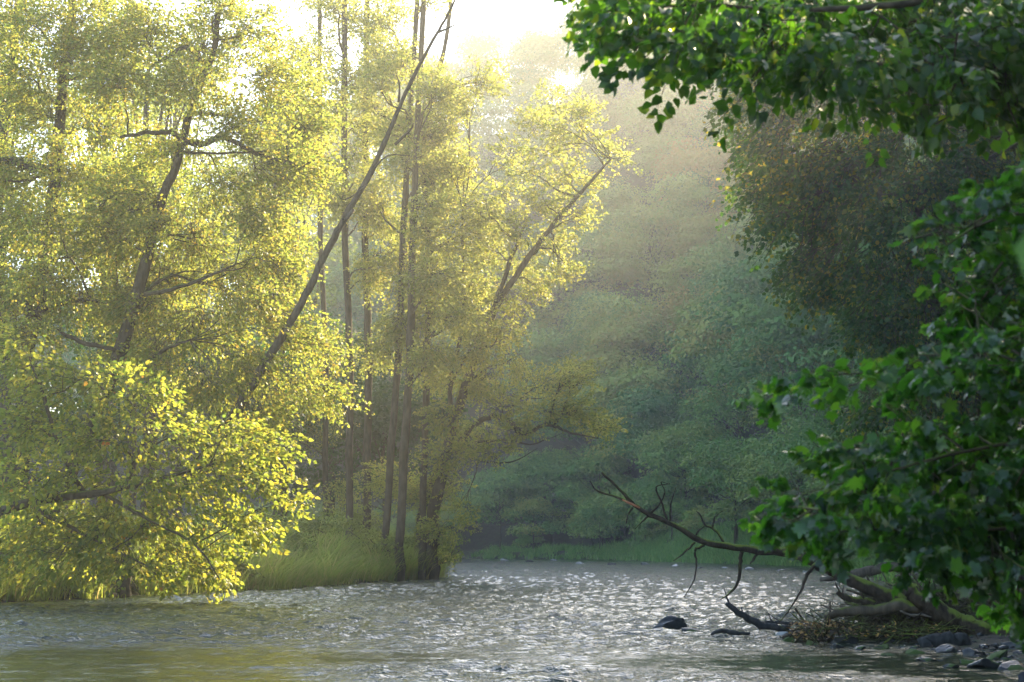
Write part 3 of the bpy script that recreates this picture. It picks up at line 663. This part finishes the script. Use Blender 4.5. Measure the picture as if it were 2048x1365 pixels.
# ------------------------------------------------------------------ the wood on the hill (one mass)
rf = np.random.default_rng(9)
gx, gy = np.meshgrid(np.arange(-120, 130, 8.8), np.arange(-25, 400, 8.8)); gx = gx.ravel() + rf.uniform(-2.9, 2.9, gx.size); gy = gy.ravel() + rf.uniform(-2.9, 2.9, gy.size)
k = inside(EDGE, gx, gy) & (dist(EDGE[:11], gx, gy) > .8); gx, gy = gx[k], gy[k]
de = dist(EDGE[:11], gx, gy); k = (de < 130); gx, gy = gx[k], gy[k]
gz = ground(gx, gy)
protos = {}
for lod, (n, s) in {'far': (5200, .34), 'side': (520, 1.0)}.items():
    for q in range(5): protos[lod, q] = generic_crown(20.5, 5.3, 2.0, np.random.default_rng(200 + q), n, s, 26, .0)
A = [[], [], [], [], []]
nfar = 0
for x, y, z in zip(gx, gy, gz):
    vis = abs(x) < .275 * y + 7 and y > 90
    if not vis and (x < -30 or y < -20): continue
    P, X, N, s_, ti, _ = protos['far' if vis else 'side', rf.integers(0, 5)]
    nfar += vis
    a = rf.uniform(0, 6.28); ca, sa = math.cos(a), math.sin(a); Rm = np.array([[ca, -sa, 0], [sa, ca, 0], [0, 0, 1]]); k = rf.uniform(.76, 1.04)
    auto = .4 * (rf.uniform() < .13) + .3 * (z > 40) * rf.uniform()
    A[0].append(P @ Rm.T * k + np.array([x, y, z])); A[1].append(X @ Rm.T); A[2].append(N @ Rm.T); A[3].append(s_ * k); A[4].append(np.clip(ti * .7 + rf.uniform(-.2, .5) + auto, 0, 1))
print('forest', len(A[0]), nfar)
A = [np.concatenate(v) for v in A]
tag(scatter('forest', 'rhomb', A[0], A[1], A[2], A[3], A[3], A[4], M['hill'], None), 'hazy wooded hillside rising behind the river', 'forest', kind='stuff')
del A

# ------------------------------------------------------------------ overhanging dark tree on the right
cl = []
r0 = np.random.default_rng(41)
edge = [(1445,130),(1450,200),(1470,270),(1490,330),(1480,380),(1520,440),(1560,520),(1600,570),(1680,640),(1740,700),(1800,720)]
for ex, ey in edge:
    cl.append((ex + 40, ey, 36, 22)); x = ex + 95
    while x < 2100: cl.append((x, ey + r0.uniform(-20, 20), 60, 42)); x += 85
for x in range(1500, 2100, 90): cl.append((x, 60, 60, 45))
for x in range(1760, 2100, 90): cl.append((x, 800 + r0.uniform(-20, 20), 60, 40))
make_tree('overhanging_tree', 'large dark tree overhanging from the right with hanging twigs and yellow-lit outer edge',
    [([np.array([18.5, 57, 2.2]), np.array([18, 57, 6]), np.array([16.8, 57.5, 11]), np.array([15.5, 58, 16]), np.array([15, 58, 20])], [.5, .42, .34, .26, .1])],
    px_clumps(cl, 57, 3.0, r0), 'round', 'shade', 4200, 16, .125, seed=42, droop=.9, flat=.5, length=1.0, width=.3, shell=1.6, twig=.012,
    limbs=[(path([(2060,300),(1900,240),(1760,190),(1640,190),(1600,235),(1560,290)],58,56), rads([24,18,14,9,6,3],57)),
           (path([(2060,520),(1900,470),(1800,400),(1700,370),(1600,400)],58,56), rads([22,16,12,8,3],57)),
           (path([(2060,700),(1950,640),(1850,600),(1760,640)],58,56.5), rads([18,12,8,3],57))])
rs_ = [(20.5, 72, 15, 5, 1, 'dark tree behind the overhanging one at the right edge'), (19.5, 48, 16, 5, 1, 'tall dark tree beyond the right bank at the frame edge'), (18.5, 86, 13, 4.6, .6, 'dark tree farther along the right bank behind the near leaves')]
for i, (x, y, H, Rr, lo, lab) in enumerate(rs_):
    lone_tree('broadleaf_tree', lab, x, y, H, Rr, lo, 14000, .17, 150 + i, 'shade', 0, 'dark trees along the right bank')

# ------------------------------------------------------------------ near overhanging leaves
rn = np.random.default_rng(51)
cl = [(1175,40,30,10),(1200,70,25,12),(1240,40,40,18),(1270,100,20,16),(1300,50,50,28),(1330,110,30,18),(1380,40,50,30),(1370,90,40,24),(1440,50,50,34),(1440,120,25,20),(1500,30,60,34),(1520,110,50,34),(1500,155,30,16),(1580,50,60,40),(1590,140,50,28),
      (1660,60,60,50),(1680,150,60,28),(1660,185,30,10),(1750,60,70,50),(1760,150,60,34),(1800,200,50,24),(1850,60,70,60),(1860,160,60,40),(1880,225,40,16),(1940,60,70,60),(1950,170,60,50),(2020,80,60,70),(2030,200,50,50),(1230,15,40,12),(1340,5,50,12),(2030,270,20,16)]
make_tree('beech_tree', 'tree whose dark leafy branches hang into the top right corner',
    [([np.array([5.2, 9.5, 1.0]), np.array([5.0, 9.6, 2.4]), np.array([4.6, 9.8, 4.2]), np.array([4.2, 10, 6])], [.22, .19, .15, .08])],
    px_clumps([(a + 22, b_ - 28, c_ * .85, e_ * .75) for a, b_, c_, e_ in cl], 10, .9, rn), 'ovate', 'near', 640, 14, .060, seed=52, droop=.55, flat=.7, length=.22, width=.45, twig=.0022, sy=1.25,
    limbs=[(path([(2300,-80),(2050,-30),(1800,10),(1600,20),(1400,10),(1270,20),(1190,25)],10,10), rads([30,22,16,10,7,4,2],10)),
           (path([(2250,40),(2050,90),(1850,120),(1700,130),(1560,110)],10.2,9.8), rads([20,14,10,6,3],10)),
           (path([(1985,100),(1990,150),(2012,200),(2035,255)],9.6,9.4), rads([6,5,4,2],10))])
cl = [(1575,762,10,4),(1615,760,16,6),(1635,915,14,6),(1570,1005,12,6),(1575,1050,12,8),(1860,480,22,14),(1900,440,30,22),(1960,400,40,30),(2020,360,40,34),(1920,500,30,22),(1890,560,30,18),(1980,480,50,36),(2030,520,40,50),(1940,580,40,26),(2000,600,50,36),(1910,610,30,14),(1850,430,18,10),(2040,430,30,40),(2000,330,30,20)]
cl += [(1590,756,18,4),(1640,752,26,7),(1700,742,34,10),(1760,735,40,14),(1820,730,46,22),(1880,715,46,24),(1940,705,50,28),(2000,690,50,34),(2040,720,40,50),(1720,765,24,9),(1800,768,30,12),(1870,690,30,12),(1920,760,50,20),(1990,770,50,24),(1960,660,40,20)]
cl += [(1650,905,24,9),(1700,895,34,16),(1760,875,40,20),(1830,850,46,24),(1900,840,50,30),(1970,850,50,36),(2030,850,50,50),(1720,940,46,22),(1800,930,50,32),(1880,920,60,40),(1960,940,60,44),(2030,950,50,50),
       (1600,995,28,14),(1670,985,46,26),(1750,1000,60,34),(1840,1010,60,40),(1930,1030,60,44),(2020,1040,60,50),(1590,1045,24,14),(1650,1060,46,26),(1740,1075,60,30),(1590,1090,22,9),(1680,1110,36,14),(1830,1095,60,32),(1920,1110,60,34),(2010,1130,60,44),(1800,1140,40,18),(1880,1160,50,20),(1960,1170,50,26),(2030,1210,40,34),(1995,1240,24,22),(2040,1270,20,16)]
make_tree('maple_tree', 'near maple whose broad glossy leaf sprays fill the right edge',
    [([np.array([3.4, 8.2, .6]), np.array([3.2, 8.3, 1.6]), np.array([3.1, 8.4, 2.8]), np.array([3.0, 8.4, 4])], [.12, .1, .08, .05])],
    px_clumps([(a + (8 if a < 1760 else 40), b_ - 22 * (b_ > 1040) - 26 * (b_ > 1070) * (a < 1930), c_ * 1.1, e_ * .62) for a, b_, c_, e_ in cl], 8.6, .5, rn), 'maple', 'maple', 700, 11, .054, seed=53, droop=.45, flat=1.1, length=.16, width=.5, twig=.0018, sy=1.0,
    limbs=[(path([(2200,700),(2050,730),(1900,735),(1750,745),(1600,757)],8.6,8.4), rads([12,9,6,4,2],8.5)),
           (path([(2200,850),(2050,880),(1900,910),(1750,950),(1620,985)],8.6,8.4), rads([14,10,7,5,2],8.5)),
           (path([(2200,1000),(2050,1050),(1900,1060),(1750,1060),(1600,1070)],8.6,8.5), rads([14,10,7,5,2],8.5)),
           (path([(2200,450),(2060,430),(1960,450),(1880,500)],8.6,8.5), rads([12,9,6,3],8.5))])
# blurred leaf right in front at the edge
rt = empty('sapling', (.95, 2.4, 0.2), 'thin sapling with one big blurred leaf at the right edge', 'sapling')
mb = MB(); mb.tube([(0, 0, 0), (-.02, 0, .8), (-.08, 0, 1.5), (-.32, -.02, 1.68)], [.008, .006, .004, .002], 5, .1, 5); mb.build('stem', M['bark'], rt)
scatter('leaf', 'ovate', np.array([[-.32, 0, 1.685]]), np.array([[.05, -.15, -.6]]), np.array([[-.5, -.75, .6]]), np.array([.09]), np.array([.09]), np.array([.3]), M['near'], rt)

# ------------------------------------------------------------------ driftwood, dead branch, rocks
D = 30.2
root = empty('fallen_branch', U(1880, 1250, D), 'long bare mossy branch reaching out left over the water from the driftwood', 'branch')
b0 = np.array(root.location)
mb = MB(); mb.tube(np.array(path([(1960,1275),(1900,1235),(1830,1215),(1770,1190),(1700,1160),(1640,1130),(1590,1108),(1560,1103),(1500,1100),(1440,1090),(1400,1082),(1350,1052),(1300,1030),(1270,1012)], D, D - .6)) - b0,
    rads([34,32,30,28,26,24,22,20,15,13,12,10,9,8], D), 10, .1, 4); mb.build('limb', M['bark_moss'], root)
tw = [[(1270,1012,8),(1240,980,6),(1203,945,5)], [(1268,1010,7),(1235,995,5),(1195,983,4),(1180,962,2)], [(1220,988,3),(1217,978,1.5)], [(1265,1015,4),(1256,1030,3),(1252,1048,2)], [(1300,1030,5),(1283,1045,3),(1270,1058,1.5)],
      [(1300,1028,5),(1318,1010,3),(1330,985,2),(1322,965,2),(1336,968,1)], [(1335,1045,5),(1325,1010,4),(1312,975,3),(1340,968,1.5)], [(1340,1045,4),(1342,1010,3),(1352,975,1.5)],
      [(1447,1085,5),(1430,1060,5),(1410,1050,4),(1400,1030,3),(1392,1022,1.5)], [(1425,1055,4),(1430,1035,3),(1446,1022,2)], [(1385,1080,4),(1400,1060,3),(1412,1050,2)],
      [(1390,1085,5),(1370,1105,4),(1347,1122,2)], [(1408,1090,7),(1390,1102,5),(1393,1125,4),(1388,1160,3),(1368,1195,1.5)], [(1484,1104,8),(1480,1130,7),(1478,1160,6),(1462,1185,5),(1440,1200,2)],
      [(1515,1106,6),(1508,1118,5),(1500,1128,2)], [(1632,1128,9),(1615,1150,7),(1600,1185,5),(1575,1225,3),(1558,1245,2)], [(1690,1142,11),(1684,1125,8),(1686,1100,6)], [(1560,1103,9),(1566,1097,5)]]
for c in tw:
    mb = MB(); mb.tube(np.array([U(x, y, D - .35 + .02 * i * (1 if c[0][0] % 2 else -1)) for i, (x, y, _) in enumerate(c)]) - b0, rads([q[2] for q in c], D), 6, .25, 4)
    mb.build('twig', M['bark_moss'], root)
mb = MB(); mb.tube(np.array(path([(1280,1016),(1262,1008),(1245,1000)], D - .62, D - .64)) - b0, rads([4, 6, 3], D), 6, .1, 3); mb.build('torn_bark', M['wood_red'], root)

def log(lab, pl, w_, d, mat='bark_moss', name='driftwood_log', dz=0.0, group='logs in the driftwood pile', knots=0):
    pts = np.array(path(pl, d, d + dz)); base = pts.mean(0); root = empty(name, base, lab, 'log', group)
    mb = MB(); p_, q_ = mb.tube(pts - base, rads(w_, d), 10, .12, 5)
    mb.build('bole', M[mat], root)
    r_ = np.random.default_rng(len(lab) + int(pl[0][0]))
    for k_ in range(knots):
        i = r_.integers(2, len(p_) - 2); e = norm(r_.normal(0, 1, 3) * np.array([1, .5, 1]) + np.array([0, 0, .8])); mb = MB(); L = r_.uniform(.12, .35)
        mb.tube([p_[i], p_[i] + e * L * .5, p_[i] + e * L + np.array([0, 0, .03])], [q_[i] * .45, q_[i] * .3, q_[i] * .12], 6, .2, 3); mb.build('stub', M[mat], root)
    return root
log('thick mossy log sloping down right through the middle of the driftwood pile', [(1815,1178),(1850,1205),(1900,1235),(1960,1262),(2010,1275)], [30,34,38,40,40], 29.9, knots=2)
log('smooth brown log lying level under the fallen branch', [(1650,1236),(1690,1224),(1750,1220),(1800,1212),(1840,1216)], [12,18,22,26,26], 30.0, 'bark', knots=1)
log('short grey broken stump standing upright behind the pile', [(1832,1195),(1818,1170),(1800,1146)], [34,30,22], 32.5, 'bark_pale')
log('pale broken log resting on the far waterline behind the pile', [(1640,1160),(1690,1152),(1740,1142),(1790,1135),(1850,1150)], [8,16,20,20,24], 60, 'bark_pale')
log('forked mossy root sticking up at the left side of the pile', [(1675,1184),(1690,1196),(1720,1200),(1750,1210)], [9,12,14,18], 30.1, knots=3)
log('wet grey log floating at the water edge, crooked left end raised', [(1455,1206),(1470,1222),(1500,1240),(1530,1252),(1580,1258)], [10,12,14,15,14], 31.5, 'wet_wood', knots=2)
log('thin curved wet branch lying in the water below the crooked one', [(1422,1270),(1440,1262),(1465,1266),(1500,1268)], [5,9,10,5], 31, 'wet_wood')
log('thin wet stick just behind the crooked grey log', [(1530,1244),(1560,1246),(1600,1248)], [5,7,6], 31.8, 'wet_wood', knots=3)
log('thick dark charred-looking log lying at the foot of the pile', [(1840,1290),(1870,1286),(1910,1284),(1940,1282)], [28,34,34,26], 28.6, 'wet_wood')
log('pale bare stick crossing the front of the pile', [(1800,1222),(1820,1230),(1845,1230),(1862,1235)], [4,5,5,3], 29.8, 'bark_pale')

# heap of brushwood: crossing sticks
def heap(name, lab, boxes, d, n, r_, Lr=(.25, 1.1), wr=(.004, .014), mat='bark'):
    mbh = MB()
    for (x0, x1, y0, y1) in boxes:
        for k_ in range(n):
            px, py = r_.uniform(x0, x1), r_.uniform(y0, y1); c = U(px, py, d + r_.uniform(-.45, .7)); L = r_.uniform(*Lr); a = r_.normal(0, .55); az = r_.normal(0, .9)
            v = np.array([math.cos(a) * math.cos(az), math.sin(az) * .7, math.sin(a)]) * L / 2; w_ = r_.uniform(*wr)
            mbh.tube([c - v, c + r_.normal(0, .03, 3), c + v], [w_, w_ * .8, w_ * .4], 5, .2, 3)
    o = mbh.build(name, M[mat]); return tag(o, lab, 'driftwood', kind='stuff')
rh = np.random.default_rng(77)
# solid mound under the sticks
def mound(name, lab, cx, cy, d, rx, ry, rz, mat, cat, seed, group=None, kind=None, rough=.28, sub=4):
    import bmesh
    bm = bmesh.new(); bmesh.ops.create_icosphere(bm, subdivisions=sub, radius=1.0)
    r_ = np.random.default_rng(seed); A_ = r_.normal(0, 1, (9, 3)) * np.linspace(1.2, 5.5, 9)[:, None]; ph = r_.uniform(0, 6.28, 9)
    pl = norm(r_.normal(0, 1, (9, 3))); of = r_.uniform(.42, .85, 9)
    for v in bm.verts:
        p_ = np.array(v.co); k_ = 1 + rough * sum(math.sin(A_[i] @ p_ + ph[i]) / (1.5 + i * .6) for i in range(9)) * .5; p_ = p_ * k_
        for q in range(9):
            e = pl[q] @ p_ - of[q]
            if e > 0: p_ = p_ - pl[q] * e * .85
        v.co = p_ * np.array([rx, ry, rz])
    me = bpy.data.meshes.new(name); bm.to_mesh(me); bm.free()
    c = U(cx, cy, d); o = link(name, me, M[mat]); o.location = tuple(c); o.rotation_euler = (r_.normal(0, .15), r_.normal(0, .15), r_.uniform(0, 6.28) if rx == ry else 0)
    if kind: tag(o, lab, cat, group, kind)
    else: tag(o, lab, cat, group)
    return o
M['debris'] = simple_noise_mat('debris', [(.3, (.012, .009, .006)), (.7, (.05, .035, .022))], 9, bump=1, dist=.08)
mound('debris_mound', 'brown mound of packed twigs and silt under the driftwood', 1850, 1256, 31.2, 1.35, .6, .62, 'debris', 'driftwood', 5, kind='stuff', sub=5)
mound('debris_mound', 'low brown mound of packed leaves at the left end of the pile', 1655, 1272, 30.6, .65, .4, .24, 'debris', 'driftwood', 6, kind='stuff', sub=5)
heap('brushwood', 'tangled brushwood sticks heaped between the logs', [(1740,1900,1190,1240),(1770,1960,1195,1255),(1700,1960,1230,1270),(1620,1900,1250,1280),(1850,2060,1180,1260)], 30.8, 190, rh, (.25, 1.2), (.004, .020))
heap('brushwood', 'dark broken sticks strewn along the front of the pile', [(1590,1950,1248,1284)], 29.6, 170, rh, (.15, .8), (.004, .016), 'bark_moss')
heap('brushwood', 'thin upright twigs poking out of the driftwood', [(1660,1780,1190,1235)], 30.4, 14, rh, (.3, .7), (.003, .007), 'bark_pale')
def litter(name, lab, boxes, d, n, r_, mat='litter', s=.07, kindt='ovate'):
    P = []
    for (x0, x1, y0, y1) in boxes:
        for k_ in range(n): P.append(U(r_.uniform(x0, x1), r_.uniform(y0, y1), d + r_.uniform(-.55, .25)))
    P = np.array(P); n_ = len(P)
    o = scatter(name, kindt, P, r_.normal(0, 1, (n_, 3)) * [1, 1, .4], r_.normal(0, .5, (n_, 3)) + [0, -.4, .8], s * r_.uniform(.5, 1.2, n_), s * r_.uniform(.5, 1.2, n_), r_.uniform(0, 1, n_) ** 1.5, M[mat], None)
    return tag(o, lab, 'leaves', kind='stuff')
litter('fallen_leaves', 'brown and yellow fallen leaves caught on the driftwood', [(1578,1700,1245,1282),(1680,1900,1250,1275),(1600,1690,1242,1260)], 29.8, 120, rh)

# rocks: (px, py waterline centre, half width px, height px, label, material)
rocks = [(1345,1258,34,24,'dark wet boulder standing alone in mid-river','rock'), (1378,1265,18,10,'small low rock leaning on the lone boulder','rock'),
 (1568,1270,14,8,'small pale rounded stone at the left tip of the pile','rock_pale'), (1575,1288,20,9,'mossy green rock at the left corner of the bar','rock_moss'),
 (1625,1292,16,8,'small mossy rock right of the mossy corner rock','rock_moss'), (1690,1290,26,17,'rounded black rock at the water edge of the bar','rock'),
 (1678,1296,14,8,'bluish flat stone leaning on the rounded black rock','rock'), (1745,1278,28,12,'flat grey slab in front of the driftwood','rock'),
 (1800,1284,24,12,'slanted grey rock left of the charred-looking log','rock'), (1765,1298,20,8,'low mossy rock between slab and water','rock_moss'),
 (1830,1308,24,9,'mossy stone below the charred-looking log','rock_moss'), (1905,1305,28,13,'broad wet rock right below the dark log','rock'),
 (1950,1312,24,11,'angular dark rock on the bar, third from the right edge','rock'), (1900,1334,22,6,'thin dark slab just breaking the water surface','rock'),
 (1990,1318,26,12,'mossy green boulder near the right edge of the bar','rock_moss'), (2025,1300,30,16,'large dark rock at the right edge under the maple leaves','rock'),
 (1975,1335,34,9,'long low wet rock near the bottom right','rock'), (2030,1338,28,12,'dark rock touching the right edge near the bottom','rock'),
 (2046,1362,12,10,'grey rock cut off in the bottom right corner','rock'), (1850,1322,18,6,'small flat stone in the shallows below the bar','rock'),
 (1720,1300,16,6,'tiny dark stone right of the rounded black rock','rock'), (1780,1312,16,5,'flat mossy stone in the shallows left of the bar rocks','rock_moss'),
 (2010,1285,24,10,'mossy rock just behind the large dark rock','rock_moss'), (1935,1326,20,7,'small mossy rock in front of the angular dark one','rock_moss')]
for i, (px, py, hw, hh, lab, mt) in enumerate(rocks):
    d = CAMZ * F / (py - HOR); s = d / F
    mound('river_rock', lab, px, py, d, hw * s * 1.2, hw * s * .9, hh * s * 1.4, mt, 'rock', 300 + i, 'rocks in the river and on the bar', rough=.42, sub=5)
# stones at the far waterline
rq = np.random.default_rng(8); far = [(1010,1122),(1060,1124),(1110,1122),(1160,1128),(1225,1130),(1290,1130),(1350,1133),(1400,1137),(1450,1137),(1500,1140),(1560,1143),(1610,1146)]
words = ['farthest pale stone where the river bends away','second stone from the bend along the far bank','pale stone under the darkest far trees','wide flat stone on the far bank under the dark trees','grey stone at the left end of the grassy far bank','stone below the fork of the dead branch',
         'flat stone on the far waterline under the twiggy part of the dead branch','pair-like grey stone on the far waterline right of the hanging twig','whitish stone on the far waterline between two hanging twigs','stone on the far waterline just right of the long hanging twig','dark stone on the far waterline left of the maple leaves','stone on the far waterline beside the pale broken log']
for i, ((px, py), lab) in enumerate(zip(far, words)):
    d = CAMZ * F / (py - HOR); s = d / F
    mound('bank_stone', lab, px, py, d, 11 * s, 9 * s, 4.5 * s, 'rock_pale' if i % 3 != 1 else 'rock', 'rock', 400 + i, 'stones along the far waterline', sub=3)

# ------------------------------------------------------------------ haze
m, t, o = new_mat('haze')
pv = t.nodes.new('ShaderNodeVolumePrincipled'); pv.inputs['Color'].default_value = (.95, .96, .95, 1)
pv.inputs['Density'].default_value = HAZE_DENSITY; pv.inputs['Anisotropy'].default_value = HAZE_G
t.links.new(pv.outputs[0], o.inputs['Volume'])
x0, x1, y0, y1, z0, z1 = -310, 310, -60, 490, -3, 132
V = np.array([(x, y, z) for x in (x0, x1) for y in (y0, y1) for z in (z0, z1)], float)
mbz = MB(); mbz.add(V, [[0, 1, 3, 2], [4, 6, 7, 5], [0, 4, 5, 1], [2, 3, 7, 6], [0, 2, 6, 4], [1, 5, 7, 3]])
tag(mbz.build('haze', m, smooth=False), kind='stuff')
